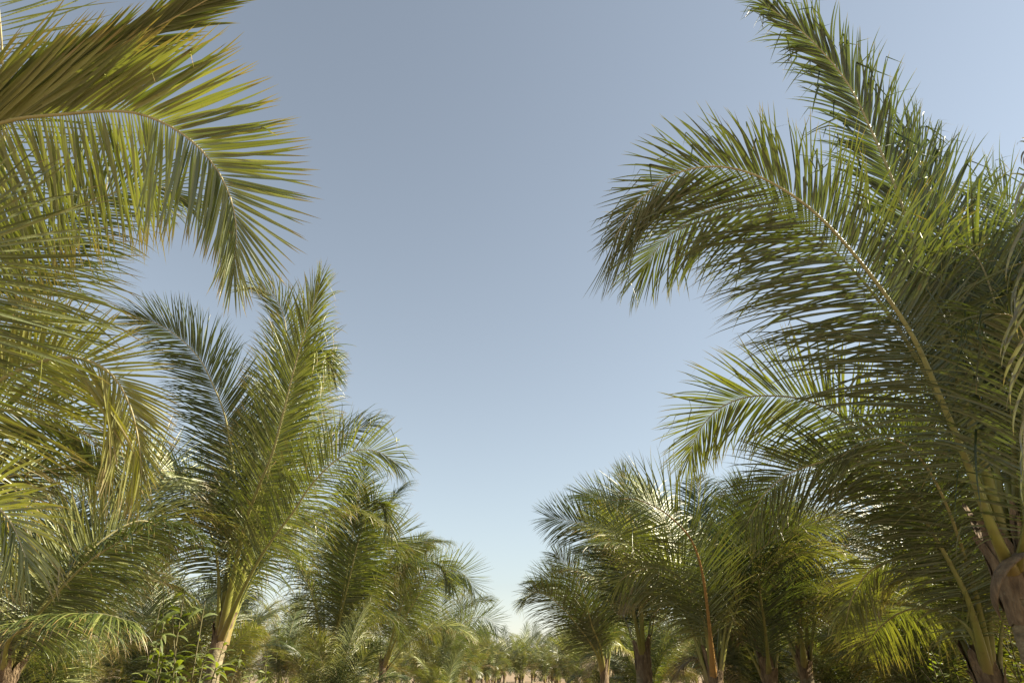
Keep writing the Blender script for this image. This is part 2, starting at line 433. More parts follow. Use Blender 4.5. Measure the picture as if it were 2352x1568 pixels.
fr(L0, [c0, P(-330, 520, 4.8)] + pp((4.6, 4.3), (-150, 330), (0, 232), (180, 148), (360, 62), (520, -25), (640, -100)),
   up=(1, .4), L=.62, a=([16, 15, 14, 10, 5], [20, 20, 18, 12, 5]), lift=(4, 4), wob=.35, g=(0, .04), kink=(0, .02), s0=.3, seed=111, tone=(0, .7), yel=.2, sp=.045, wd=.05, seg=7, rr=.8, bunch=.3, tw=8)
fr(L0, [c0, P(-150, 900, 5.6)] + pp((5.2, 4.6), (-20, 600), (8, 420), (8, 250), (4, 100), (-14, -60), (-60, -240)),
   up=(1, .1), L=1.0, a=([70, 70, 60, 50, 20], [100, 96, 84, 60, 20]), lift=(5, -5), g=(.3, .12), s0=.3, tone=(.4, 1), seed=12, yel=.05, sp=.07, wd=.032, seg=7, lenf=(.6, 1.0))
fr(L0, [c0] + pp((5.3, 5.6), (-150, 800), (0, 650), (100, 548), (185, 486), (250, 448), (320, 425), (380, 432), (430, 462)),
   up=(1, .2), L=.85, a=([60, 55, 48, 36, 10], [62, 58, 50, 36, 10]), lift=(0, -8), g=(.1, .35), kink=(.05, .45), s0=.12, tone=(.3, .9), seed=13, yel=.12, wd=.04, seg=8)
fr(L0, [c0] + pp((4.7, 5.0), (-180, 985), (-10, 878), (70, 838), (140, 820), (210, 830), (262, 866), (298, 930), (318, 1010), (326, 1090)),
   up=(.8, .35), L=.92, a=([62, 60, 50, 34, 10], [70, 66, 54, 30, 8]), wob=.6, lift=(8, -12), g=(.1, .16), kink=(.01, .02), s0=.12, tone=(.7, 1), seed=14, yel=.75, wd=.045, seg=8, lenf=(.62, 1), rr=1.1)
fr(L0, [c0] + pp((4.4, 4.1), (-170, 950), (-90, 800), (-50, 680), (-40, 560), (-80, 440)),
   up=(1, .1), L=.95, a=([70, 70, 60, 50, 20], [96, 92, 84, 66, 30]), lift=(0, -5), g=(.3, .2), s0=.6, tone=(.3, .9), seed=15, yel=.15, wd=.045, seg=7)
fr(L0, [c0] + pp((4.2, 3.6), (-200, 1200), (-120, 1120), (-50, 1130), (20, 1190), (60, 1280)),
   up=(.8, .4), L=.8, a=([70, 60, 45, 30, 10], [60, 50, 40, 25, 10]), lift=(0, -20), g=(.3, .5), s0=.2, tone=(.4, 1), seed=16, yel=.45, wd=.045, seg=7)
fr(L0, [c0] + pp((5.0, 5.4), (-250, 1180), (-120, 1130), (0, 1098), (90, 1080), (170, 1072)),
   up=(.3, .9), L=.8, lift=(15, 10), g=(.3, .3), s0=.2, tone=(0, .4), seed=17, yel=.1, wd=.05, seg=6)
fr(L0, [c0] + pp((5.2, 5.8), (-200, 1060), (-80, 960), (40, 940), (140, 960), (220, 1020), (260, 1090)),
   up=(.6, .7), L=.95, lift=(10, -10), g=(.4, .7), s0=.2, tone=(.3, .9), seed=18, yel=.25, seg=7)
fr(L0, [c0] + pp((5.4, 6.2), (-200, 900), (-60, 800), (40, 780), (110, 800), (150, 860)),
   up=(.8, .5), L=.9, lift=(5, -10), g=(.3, .6), s0=.2, tone=(.4, 1), seed=19, yel=.35, seg=7)

# --- second palm on the left behind it, deeper in the grove
def ground_of(p, lean=(0, 0)): return np.array([p[0] + lean[0], p[1] + lean[1], 0])
cA = P(20, 1520, 7.2); cA[2] = 1.5
LA = start_palm(ground_of(cA, (-.1, 0)), cA, 'palm at the lower left edge whose dark frond rises to the right', r=.12, seed=2)
fr(LA, [cA] + pp((7.2, 7.2), (20, 1490), (100, 1395), (190, 1300), (270, 1245), (350, 1205), (410, 1200), (455, 1225)), up=(.2, 1), L=.85, lift=(-20, -25), g=(.8, .9), s0=.15, tone=(0, .4), seed=21, yel=.02)
fr(LA, [cA] + pp((7.0, 6.0), (20, 1470), (80, 1432), (150, 1412), (230, 1408), (300, 1425)), up=(.2, 1), L=.7, lift=(-10, -20), g=(.7, .9), s0=.1, seed=22, yel=.05)
fr(LA, [cA] + pp((7.2, 8.2), (40, 1480), (90, 1400), (190, 1280), (260, 1222), (320, 1195), (370, 1210), (400, 1250)), up=(.8, .6), L=.85, lift=(5, -15), g=(.3, .8), s0=.2, tone=(.5, 1), seed=23, yel=.4)
fr(LA, [cA] + pp((7.3, 9.0), (60, 1440), (150, 1330), (250, 1200), (320, 1110), (370, 1080), (420, 1085)), up=(1, .1), L=1.1, a=([55, 50, 42, 30, 10], [70, 60, 50, 32, 10]), lift=(0, -10), g=(.05, .5), s0=.15, tone=(.5, 1), seed=24, yel=.15)
fill(LA, cA, 25, [(-60, 76, 3.6, 60), (20, 76, 3.6, 85), (-20, 80, 3.6, 60), (100, 64, 2.6, 90), (60, 66, 3, 100), (-100, 65, 3.4, 80)], g=(.8, .8))

# --- the tall palm left of the aisle
c1 = P(503, 1478, 9.0); b1 = P(470, 1600, 8.7); b1 = np.array([b1[0] - .1, b1[1], 0])
L1 = start_palm(b1, c1, 'tall palm left of the aisle with a yellow-green stalk bundle and one frond curling left', r=.1, seed=3)
fr(L1, [c1] + pp((9.0, 8.4), (534, 1332), (565, 1198), (589, 1130), (626, 1039), (655, 930), (683, 820), (708, 740), (734, 655)), up=(.9, .1), L=.88,
   a=([58, 50, 40, 26, 8], [66, 56, 40, 24, 8]), lift=(15, -10), g=(.2, .85), s0=.24, tone=(.5, 1), seed=31, yel=.12, kink=(.05, .3), rr=1.2)  # raised tone: sunlight on the left palms put into the leaf colour
fr(L1, [c1] + pp((9.2, 8.8), (520, 1330), (538, 1160), (537, 1085), (527, 1008), (514, 945), (490, 885), (460, 826), (416, 779), (365, 745), (310, 728)), up=(.75, .3), L=.85,
   a=([70, 60, 52, 44, 12], [62, 52, 46, 36, 12]), lift=(10, 5), g=(.2, .12), s0=.22, tone=(0, .35), seed=32, yel=.0, sp=.036, kink=(.02, .02))
fr(L1, [c1] + pp((9.2, 9.4), (545, 1330), (577, 1222), (610, 1050), (640, 880), (656, 790), (654, 734), (634, 688), (600, 662), (560, 660)), up=(.8, .2), L=.64,
   lift=(5, 5), g=(.2, .25), s0=.28, tone=(.3, .9), seed=33, yel=.2, sp=.06)
fr(L1, [c1] + pp((8.8, 8.2), (555, 1360), (610, 1260), (675, 1173), (711, 1118), (760, 1066), (803, 1038), (846, 1032), (882, 1043), (912, 1066)), up=(.9, .2), L=.8,
   a=([50, 50, 52, 40, 15], [75, 66, 52, 30, 8]), lift=(5, -15), g=(.12, .75), s0=.2, tone=(.4, 1), seed=34, yel=.1, kink=(.15, .2), sp=.06)
fr(L1, [c1] + pp((9.3, 10.2), (560, 1320), (620, 1180), (690, 1010), (725, 915), (750, 862), (768, 826)), up=(.8, .2), L=.7, lift=(15, 15), g=(.4, .5), s0=.3, tone=(.4, 1), seed=35, yel=.1, sp=.06)
fr(L1, [c1] + pp((9.2, 9.6), (500, 1290), (470, 1188), (437, 1130), (394, 1082), (355, 1048), (325, 1035)), up=(.6, .8), L=.85, a=([85, 78, 62, 40, 12], [60, 50, 40, 30, 10]),
   lift=(-25, -10), g=(.7, .6), s0=.2, tone=(0, .4), seed=36, yel=.0)
fr(L1, [c1] + pp((9.1, 9.0), (565, 1300), (605, 1130), (650, 960), (690, 850), (735, 800), (765, 850)), up=(.7, .4), L=.8, lift=(0, -10), g=(.4, .7), s0=.25, seed=38, yel=.15, kink=(.3, .3))
fill(L1, c1, 40, [(20, 84, 4.9, 22), (75, 82, 3.8, 55), (105, 80, 3.5, 90), (-30, 82, 3.8, 40), (60, 78, 3.0, 100)], old=0, kink=(.2, .2), g=(.9, .9), rr=1.15)

# --- the palm after it
c2 = P(752, 1545, 13.2); b2 = P(742, 1620, 13); b2 = np.array([b2[0], b2[1], 0])
L2 = start_palm(b2, c2, 'palm right behind the tall left one, with a dark upright frond and slim trunk', r=.098, seed=4)
fr(L2, [c2] + pp((13, 12.4), (797, 1313), (818, 1180), (828, 1110), (836, 1060)), up=(.9, .1), L=.95, a=([66, 60, 50, 36, 10], [66, 60, 50, 36, 10]), lift=(10, 0), g=(.5, .6), s0=.2, tone=(0, .4), seed=41, yel=0)
fr(L2, [c2] + pp((13, 12.6), (800, 1340), (835, 1200), (860, 1150), (885, 1165), (900, 1220)), up=(.8, .4), L=.9, lift=(-10, -20), g=(.7, .8), s0=.2, seed=42, yel=.3)
fr(L2, [c2] + pp((13.5, 14), (810, 1400), (842, 1290), (868, 1240), (892, 1232), (913, 1244), (925, 1275), (928, 1320)), up=(.9, .2), L=.9, a=([60, 56, 50, 40, 10], [75, 70, 50, 30, 10]), lift=(0, -20), g=(.1, .8), s0=.2, tone=(.5, 1), seed=43, yel=.1, sp=.035)
fill(L2, c2, 44, [(35, 82, 3.6, 40), (80, 76, 3.0, 80), (120, 74, 2.8, 90), (160, 72, 2.8, 100), (-160, 74, 3, 80), (-100, 74, 3.4, 70), (-50, 76, 3.6, 60), (0, 80, 3.8, 40), (100, 60, 2.6, 90), (-130, 60, 3, 80)], kink=(.15, .15), g=(.9, .9), grow=1.2)

c3 = P(880, 1540, 19); b3 = np.array([c3[0] - .1, c3[1], 0])
L3 = start_palm(b3, c3, 'third palm of the left row, pale fan-shaped frond arching out over the aisle', r=.098, seed=5)
fr(L3, [c3] + pp((19, 18), (930, 1420), (959, 1370), (988, 1335), (1020, 1315), (1050, 1311), (1074, 1327), (1088, 1356)), up=(1, .1), L=1.15, a=([40, 45, 52, 46, 20], [80, 70, 50, 36, 10]), lift=(0, -10), g=(0, .45), s0=.22, tone=(.5, 1), seed=51, yel=.05, sp=.06)
fr(L3, [c3] + pp((19, 18.4), (920, 1400), (955, 1310), (985, 1285), (1020, 1300), (1040, 1350)), up=(.6, .6), L=1.1, lift=(-5, -15), g=(.6, .8), s0=.2, seed=52, yel=.1)
fr(L3, [c3] + pp((19, 18.4), (915, 1400), (935, 1300), (955, 1260), (990, 1250)), up=(.9, .3), L=1, lift=(5, 5), g=(.4, .6), s0=.2, seed=53, yel=.35)
fill(L3, c3, 54, [(20, 82, 3.6, 40), (120, 72, 3.0, 90), (160, 70, 3.0, 90), (-150, 72, 3.2, 80), (-90, 74, 3.6, 60), (-40, 76, 3.8, 60), (70, 66, 3.0, 80), (180, 56, 2.8, 80), (100, 52, 2.4, 80)], g=(.8, .8), grow=1.2)
c4 = P(990, 1552, 25.5); b4 = np.array([c4[0], c4[1], 0])
L4 = start_palm(b4, c4, 'fourth palm of the left row, green frond with pale midrib bending right over the aisle', r=.098, seed=6)
fr(L4, [c4] + pp((25.5, 24), (1010, 1515), (1036, 1464), (1062, 1432), (1096, 1417), (1128, 1424), (1142, 1445)), up=(1, .1), L=1.3, a=([50, 50, 45, 40, 20], [80, 70, 60, 40, 10]), lift=(0, -10), g=(.1, .6), s0=.1, tone=(.2, .7), seed=61, yel=.05, sp=.07)
fill(L4, c4, 64, [(20, 82, 3.8, 40), (80, 74, 3.2, 80), (120, 70, 3.2, 85), (170, 70, 3.2, 80), (-140, 70, 3.4, 80), (-90, 74, 3.6, 60), (-40, 76, 3.6, 60), (60, 55, 3.0, 80), (140, 55, 3.0, 80)], g=(.8, .8), grow=1.2)

# --- the big near palm on the right
cr = P(2334, 1330, 4.1); br = np.array([cr[0] + .05, cr[1] - .05, 0])
R0 = start_palm(br, cr, 'big near palm at the right edge with brown fibrous trunk and huge arching fronds', r=.11, seed=7, sheath=.5, sides=32)
fr(R0, [cr] + pp((3.9, 4.3), (2284, 1225), (2228, 1080), (2165, 925), (2098, 775), (2021, 659), (1933, 550), (1867, 484), (1801, 436), (1735, 402), (1669, 384), (1603, 385), (1537, 405), (1490, 440), (1448, 488), (1412, 545)),
   up=(.8, .45), L=.8, lenf=(1.25, .66), a=([76, 60, 48, 36, 10], [72, 62, 50, 36, 10]), lift=(-12, 22), g=(.42, .10), kink=(.06, .34), s0=.2, tone=(0, .28), seed=71, yel=.10, sp=.038, wd=.032, seg=9, rr=.8, n=90, sweep=(-.35, 0, 0))  # low tone here and on the next two: backlit shade put into colour
fr(R0, [cr] + pp((4.2, 5.0), (2290, 1180), (2240, 1000), (2172, 800), (2122, 638), (2083, 506), (2043, 396), (1999, 295), (1951, 198), (1889, 119), (1823, 57), (1757, 12)),
   up=(.85, .3), L=.58, a=([48, 38, 32, 24, 10], [38, 32, 26, 20, 8]), lift=(0, 5), g=(.25, .05), kink=(.5, .22), s0=.28, tone=(0, .28), seed=72, yel=.0, sp=.036, wd=.036, seg=9, rr=.85, n=80)
fr(R0, [cr] + pp((4.3, 5.2), (2300, 1150), (2270, 950), (2235, 780), (2200, 640), (2160, 500), (2120, 390), (2085, 300)),
   up=(.85, .3), L=.75, a=([40, 36, 30, 22, 10], [50, 42, 34, 26, 10]), lift=(0, 5), g=(.1, .15), kink=(.2, .45), s0=.2, tone=(0, .28), seed=73, yel=.06, sp=.04, wd=.038, seg=9, rr=.8)
fr(R0, [cr] + pp((4.2, 5.0), (2270, 1180), (2190, 980), (2080, 780), (1960, 620), (1840, 520), (1730, 470), (1640, 478), (1565, 520), (1512, 568), (1475, 622)),
   up=(.7, .6), L=.8, a=([80, 66, 54, 38, 10], [72, 62, 46, 30, 10]), lift=(-10, 5), g=(.4, .25), kink=(.08, .2), s0=.28, tone=(.1, .5), seed=74, yel=.16, sp=.043, wd=.036, seg=7, rr=.7, n=80)
fr(R0, [cr] + pp((4.3, 4.6), (2330, 1100), (2320, 900), (2290, 720), (2250, 600), (2200, 560), (2140, 620)),
   up=(.6, .6), L=.9, lift=(0, 0), g=(.35, .35), kink=(.2, .3), s0=.25, seed=75, yel=.0, wd=.036, seg=7, rr=.7)
fr(R0, [cr] + pp((4.4, 5.4), (2360, 1100), (2380, 850), (2370, 640), (2330, 500), (2280, 430)),
   up=(.7, .5), L=.95, lift=(0, 0), g=(.3, .35), kink=(.3, .3), s0=.2, seed=76, yel=.1, wd=.036, seg=7, rr=.7)
fr(R0, [cr] + pp((3.8, 3.0), (2420, 900), (2440, 600), (2425, 370), (2395, 325), (2374, 410), (2364, 600), (2356, 850), (2350, 1080)), leafmat='dead',
   up=(.7, .3), L=.36, a=([40, 30, 24, 16, 8], [40, 30, 24, 16, 8]), lift=(0, 0), g=(1.2, 1.2), kink=(.15, .15), s0=.35, seed=77, yel=.0, sp=.13, wd=.036, miss=.25, tw=50, seg=9, rr=.6,
   label='withered grey-white frond hanging straight down')
fr(R0, [cr] + pp((3.8, 3.5), (2360, 1180), (2376, 980), (2366, 820), (2330, 730), (2280, 720)), up=(.6, .5), L=.8, lift=(-5, -5), g=(.8, .8), kink=(.2, .3), s0=.2, tone=(0, .25), seed=79, yel=.0, wd=.036, seg=8, rr=.7)
fill(R0, cr, 78, [(70, 76, 4.3, 55), (100, 70, 4.2, 70), (128, 72, 4.0, 80), (85, 62, 4.0, 55), (112, 64, 4.2, 60), (145, 74, 3.6, 80), (90, 60, 3.6, 80)], old=0, L=.8, kink=(.15, .15), wd=.034, rr=.75)  # sun-side crown fronds, mostly out of frame, added to shade the arching ones

# --- the palm below and behind it
V, F = tube(spline([P(2352, 1270, 3.95), P(2318, 1290, 3.9), P(2290, 1330, 3.86), P(2284, 1380, 3.86), P(2300, 1425, 3.86)], 24)[0] - np.array(R0.location), np.interp(np.linspace(0, 1, 24), [0, .3, .8, 1], [.07, .06, .035, .005]), 10, (1, .22))
link('leaf_base', mesh_from('leaf_base', V, F, M['fibre']), R0)['label'] = 'dead brown leaf base curled away from the trunk'
c5 = P(2276, 1572, 6.2); b5 = np.array([c5[0] + .15, c5[1], 0])
R1 = start_palm(b5, c5, 'palm at the lower right with bright green stalks, just left of the fibrous trunk', r=.12, seed=8)
fr(R1, [c5] + pp((6.1, 6.4), (2228, 1390), (2186, 1300), (2152, 1240), (2119, 1185), (2082, 1128), (2040, 1084), (1985, 1062), (1916, 1056), (1860, 1068), (1804, 1092), (1752, 1138), (1718, 1198)),
   up=(.75, .5), L=.78, a=([85, 70, 60, 44, 12], [75, 66, 52, 36, 10]), lift=(-10, 10), g=(.45, .25), kink=(.1, .15), s0=.22, tone=(.1, .6), seed=81, yel=.15, sp=.042, seg=7, sweep=(-.2, 0, 0))
fr(R1, [c5] + pp((6.3, 7.0), (2220, 1330), (2130, 1180), (2030, 1040), (1940, 960), (1850, 918), (1764, 908), (1705, 914), (1656, 935), (1624, 964), (1599, 1002), (1582, 1054)),
   up=(.8, .4), L=.85, a=([85, 70, 56, 42, 12], [70, 60, 46, 32, 10]), lift=(-8, 8), g=(.35, .2), kink=(.1, .3), s0=.24, tone=(.3, .9), seed=82, yel=.3, sp=.042, seg=7)
fr(R1, [c5] + pp((6.3, 6.9), (2215, 1380), (2140, 1300), (2060, 1285), (1998, 1310), (1958, 1370), (1940, 1440)), up=(.6, .6), L=.6, lift=(-15, -10), g=(.6, .6), s0=.2, seed=83, yel=.75)
fr(R1, [c5] + pp((6.2, 5.6), (2250, 1400), (2210, 1260), (2170, 1150), (2120, 1060), (2060, 1010), (1990, 1010), (1930, 1050)), up=(.7, .5), L=.85, lift=(-5, 0), g=(.5, .45), s0=.2, tone=(0, .5), seed=84, yel=.1)
fr(R1, [c5] + pp((6.2, 7.6), (2225, 1440), (2150, 1400), (2080, 1400), (2020, 1440), (1985, 1490)), up=(.5, .8), L=.75, lift=(-10, -10), g=(.6, .6), s0=.2, seed=85, yel=.6)
fr(R1, [c5] + pp((6.3, 7.2), (2270, 1360), (2250, 1180), (2200, 1040), (2130, 960), (2060, 930)), up=(.7, .5), L=.9, lift=(5, 5), g=(.4, .4), s0=.2, seed=86, yel=.05)
fill(R1, c5, 87, [(-30, 76, 3.6, 70), (60, 80, 3.4, 80)], kink=(.12, .12))

# --- the palms right of the aisle
c6 = P(1640, 1568, 8.6); b6 = np.array([c6[0], c6[1], 0])
R2 = start_palm(b6, c6, 'palm right of the aisle with an orange-brown stalk and spiky frond against the sky', r=.098, seed=9)
fr(R2, [c6] + pp((8.5, 8.2), (1628, 1426), (1612, 1310), (1588, 1240), (1547, 1193), (1503, 1162), (1455, 1146), (1405, 1148)), up=(.95, .1), L=.95,
   a=([60, 62, 60, 50, 12], [52, 46, 46, 44, 16]), lift=(0, 8), g=(.15, -.03), kink=(.02, .02), s0=.2, tone=(.1, .6), seed=91, yel=.35, ribtone=.8, sp=.055, wd=.034, lenf=(1.05, .95), tw=20)
fr(R2, [c6] + pp((8.9, 10.5), (1600, 1440), (1570, 1390), (1537, 1341), (1510, 1300), (1475, 1268), (1440, 1240), (1400, 1215), (1355, 1200)), up=(.2, .3), L=.75,
   a=([70, 64, 60, 50, 15], [70, 64, 60, 50, 15]), lift=(-5, 0), g=(.25, .1), s0=.3, tone=(.7, 1), seed=92, yel=.3, rr=1.2)
fr(R2, [c6] + pp((8.7, 8.9), (1615, 1420), (1575, 1340), (1530, 1308), (1486, 1304), (1449, 1315), (1418, 1338)), up=(.8, .4), L=.8, a=([80, 70, 60, 44, 14], [60, 56, 46, 36, 12]), lift=(-15, 5), g=(.6, .2), s0=.25, tone=(.3, .8), seed=93, yel=.45)
fill(R2, c6, 94, [(-30, 82, 3.0, 40), (-60, 72, 2.8, 80), (-100, 66, 2.4, 90), (20, 80, 3.2, 45), (60, 72, 3.0, 70), (110, 64, 2.6, 80), (150, 62, 2.2, 90), (-170, 70, 2.0, 90), (-140, 62, 2.0, 85)], kink=(.1, .1), g=(.9, .9), grow=1.05, old=1)
c7 = P(1478, 1530, 12.5); b7 = np.array([c7[0], c7[1], 0])
R3 = start_palm(b7, c7, 'palm right of the aisle with shaggy dark trunk and blue-green frond pointing left', r=.14, seed=10, sheath=.7)
fr(R3, [c7] + pp((12.5, 12), (1462, 1440), (1440, 1330), (1405, 1255), (1360, 1213), (1310, 1195), (1262, 1188)), up=(.8, .3), L=.9, a=([66, 60, 55, 46, 14], [60, 52, 46, 40, 14]), lift=(0, 5), g=(.3, .0), s0=.28, tone=(0, .4), seed=101, yel=0, sp=.04, kink=(.01, .01))
fr(R3, [c7] + pp((12.5, 12.5), (1475, 1420), (1468, 1290), (1455, 1190), (1440, 1125), (1430, 1085)), up=(.8, .2), L=.7, lift=(15, 15), g=(.3, .3), s0=.3, seed=102, yel=.3, kink=(.01, .01))
fr(R3, [c7] + pp((12.5, 12.5), (1470, 1400), (1455, 1260), (1420, 1180), (1380, 1145), (1335, 1135)), up=(.8, .3), L=.85, lift=(5, 5), g=(.3, .1), s0=.3, seed=103, yel=0, kink=(.01, .01))
fill(R3, c7, 104, [(-20, 82, 3.8, 40), (-120, 68, 2.8, 85), (-150, 66, 2.6, 85), (20, 80, 4.0, 45), (60, 74, 4.0, 60), (110, 66, 3.4, 80), (160, 62, 2.8, 80), (-80, 58, 2.6, 80), (0, 60, 3.6, 70)], g=(.9, .9))
c8 = P(1388, 1548, 16.5); b8 = np.array([c8[0], c8[1], 0])
R4 = start_palm(b8, c8, 'dark dense palm nearest the gap on the right side of the aisle', r=.098, seed=11)
fr(R4, [c8] + pp((16.5, 15.5), (1381, 1490), (1360, 1436), (1343, 1375), (1319, 1324), (1295, 1290), (1275, 1272)), up=(.9, .2), L=1.0, a=([50, 46, 40, 32, 12], [55, 50, 42, 34, 12]), lift=(0, 5), g=(.2, .05), s0=.12, tone=(0, .35), seed=111, yel=0, sp=.05)
fr(R4, [c8] + pp((16.5, 15.5), (1365, 1490), (1330, 1440), (1292, 1395), (1255, 1366), (1224, 1360), (1203, 1378)), up=(.7, .5), L=1.0, lift=(-10, 5), g=(.5, .2), s0=.12, tone=(.1, .6), seed=112, yel=.2)
fr(R4, [c8] + pp((16.5, 16), (1370, 1480), (1340, 1400), (1300, 1345), (1260, 1330), (1225, 1340)), up=(.7, .5), L=1.0, lift=(-5, 5), g=(.4, .2), s0=.15, seed=113, yel=0)
fill(R4, c8, 114, [(0, 82, 3.4, 40), (-130, 68, 2.8, 85), (-160, 66, 2.8, 85), (60, 76, 3.6, 60), (110, 70, 3.4, 80), (160, 64, 3.0, 80), (-60, 72, 3.0, 80), (-100, 60, 2.6, 80), (30, 60, 3.2, 80)], g=(.8, .8), grow=1.05, old=1)
c9 = P(1768, 1560, 9.4); b9 = np.array([c9[0], c9[1], 0])
R5 = start_palm(b9, c9, 'palm with one straight upright dark green frond between the right-hand palms', r=.098, seed=12)
fr(R5, [c9] + pp((9.3, 9.0), (1757, 1440), (1748, 1380), (1739, 1300), (1731, 1235), (1723, 1180), (1716, 1130)), up=(.95, .1), L=1.0, a=([52, 46, 38, 28, 8], [56, 48, 40, 28, 8]), lift=(0, 0), g=(.3, .35), s0=.12, tone=(0, .3), seed=121, yel=.02, sp=.034, wd=.04)
fill(R5, c9, 122, [(20, 82, 3.0, 30), (60, 74, 3.0, 70), (110, 68, 2.6, 85), (150, 64, 2.4, 90), (-150, 66, 2.2, 90), (-100, 70, 2.6, 80), (-50, 76, 2.8, 60), (0, 70, 3.0, 70)], g=(.9, .9), grow=1.05, old=1)
c10 = P(1850, 1545, 10.6); b10 = np.array([c10[0], c10[1], 0])
R6 = start_palm(b10, c10, 'palm with a pale unopened upright spear, right of the straight dark frond', r=.098, seed=13)
fr(R6, [c10] + pp((10.6, 10.4), (1836, 1420), (1826, 1320), (1820, 1240), (1818, 1180)), up=(.8, .2), L=.8, a=([16, 14, 12, 10, 6], [16, 14, 12, 10, 6]), lift=(5, 5), g=(.1, .1), s0=.2, seed=131, yel=.5, rr=1.3)
fill(R6, c10, 132, [(-40, 76, 3.2, 60), (-80, 72, 2.9, 85), (-120, 68, 2.8, 90), (-160, 64, 2.8, 85), (20, 80, 3.6, 40), (60, 74, 3.4, 70), (120, 66, 3.0, 80), (160, 62, 2.8, 80), (-60, 60, 2.8, 80)], kink=(.15, .15), g=(.9, .9), grow=1.05, old=1)

# ------------------------------------------------------------------ further palms of the grove, copied from a few built ones
def proto(seed, H, nf, Lf, far=False):
    rng = np.random.default_rng(seed)
    root = start_palm((0, 0, 0), (rng.normal(0, .1), rng.normal(0, .1), H), 'x', r=.12, seed=seed, sides=10 if far else 16)
    crown = np.array([0, 0, H])
    sp_ = []
    for i in range(nf):
        f = i / (nf - 1)
        sp_.append((i * 137.5 + rng.normal(0, 12), 88 - 17 * f ** 1.3 + rng.normal(0, 4), Lf * (1 - .22 * f) * rng.uniform(.85, 1.1), 28 + 66 * f ** .8 + rng.normal(0, 12)))
    fill(root, crown, seed, sp_, split=not far, seg=3 if far else 5, sp=.06 if far else .05, wd=.05 if far else .044, g=(.85, .85), n=20 if far else 36, flatleaf=far, ribsides=4 if far else 6,
         kink=(.1, .1))
    return root
near_protos = [proto(200 + k, .45 + .25 * (k % 3), 11 + k % 3, 4.2 + .25 * (k % 2)) for k in range(5)]
far_protos = [proto(300 + k, .4 + .25 * (k % 3), 10 + k % 3, 4.3 + .3 * (k % 2), True) for k in range(5)]
used = set()
FARGAP = [(-2.2, 66, .75), (3.0, 70, .8), (.9, 78, .85), (-.9, 90, .95), (2.6, 96, 1.0), (4.6, 84, .9), (1.6, 108, 1.1), (-3.4, 104, 1.1), (3.4, 116, 1.15), (-1.2, 118, 1.1), (6.0, 104, 1.05), (-6.5, 113, 1.1), (8.6, 117, 1.1), (.6, 100, .9), (5.2, 73, .85), (-4.4, 82, .9)]
prng = random.Random(77)
def place(x, y, label, group, s=1.0, hero=False):
    far = y > 34
    ps = far_protos if far else near_protos
    k = prng.randrange(len(ps)); p = ps[k]; key = (far, k)
    if key in used: p = copy_tree(p)
    else: used.add(key)
    p.location = (x, y, 0); p.rotation_euler = (0, 0, prng.uniform(0, 2 * math.pi)); p.scale = (s, s, s * prng.uniform(.94, 1.06))
    p['label'] = label; p['group'] = group; p['category'] = 'palm tree'
    return p
ORD = ['first', 'second', 'third', 'fourth', 'fifth', 'sixth', 'seventh', 'eighth', 'ninth', 'tenth', 'eleventh', 'twelfth', 'thirteenth', 'fourteenth', 'fifteenth', 'sixteenth', 'seventeenth', 'eighteenth', 'nineteenth', 'twentieth', 'twenty-first', 'twenty-second', 'twenty-third']
drift = math.tan(R(1.4))
def row(x0, ys, where, group, s0=1.0, first=0):
    for i, y in enumerate(ys):
        j = prng.uniform(-.35, .35); k = prng.uniform(-.5, .5)
        place(x0 + drift * y + j, y + k, where % ORD[first + i], group, s0 * prng.uniform(.86, 1.06))
row(-4.3, [31.5 + 5 * i for i in range(17)], 'palm lining the left of the aisle, %s from the near end of the row', 'palms lining the left side of the aisle', .92, 4)
row(2.9, [21.5 + 5 * i for i in range(18)], 'palm lining the right of the aisle, %s from the near end of the row', 'palms lining the right side of the aisle', .88, 4)
row(-10.2, [16.5 + 4.6 * i for i in range(17)], 'palm one row behind the left side of the aisle, %s from its near end', 'palms of the second row on the left', .9, 1)
row(9.4, [13.5 + 4.6 * i for i in range(17)], 'palm one row behind the right side of the aisle, %s from its near end', 'palms of the second row on the right', .92, 1)
row(-16.2, [15 + 4.6 * i for i in range(14)], 'palm two rows behind the left side of the aisle, %s from its near end', 'palms of the third row on the left', .9, 0)
row(14.9, [13 + 4.6 * i for i in range(14)], 'palm two rows behind the right side of the aisle, %s from its near end', 'palms of the third row on the right', .92, 0)
place(6.3, 4.6, 'neighbouring palm added just beyond the right edge to shade the fibrous-trunked palm', 'palms of the second row on the right', 1.25)  # off-frame palm added for the shade it casts on the near right palm
for i, (x, y, s) in enumerate(FARGAP):
    place(x, y, 'tiny distant palm standing in the gap where the two rows meet, %s nearest' % ORD[i], 'distant palms closing the aisle', s * 1.2)
for x, y, s, lb in [(-7.3, 12.0, .85, 'low palm between the tall left palm and the dark frond at the left edge'),
                    (-7.6, 19.0, .9, 'palm filling the gap just left of the tall palm, half hidden behind it'),
                    (-1.9, 21.5, .45, 'small young palm low between the second and third left palms'),
                    (5.6, 9.8, .8, 'low palm behind the lower right palm, below its yellow fronds'),
                    (6.0, 13.6, .85, 'palm half hidden behind the palm with the pale spear'),
                    (7.6, 7.0, .9, 'dark palm behind the fibrous trunk at the right edge')]:
    place(x, y, lb, 'palms standing between the rows', s)
for x, y, s, lb in [(-2.9, 12.6, .55, 'low young palm right of the tall palm trunk'),
                    (-7.0, 14.5, .9, 'palm in the left background with its crown level with the climbing plant'), (-2.6, 27.5, .6, 'low young palm at the foot of the fourth left palm'),
                    (4.2, 14.0, .9, 'palm in the background behind the straight dark frond'),
                    (6.3, 10.5, .95, 'shaded palm between the pale spear and the lower right stalks')]:
    place(x, y, lb, 'palms standing between the rows', s)
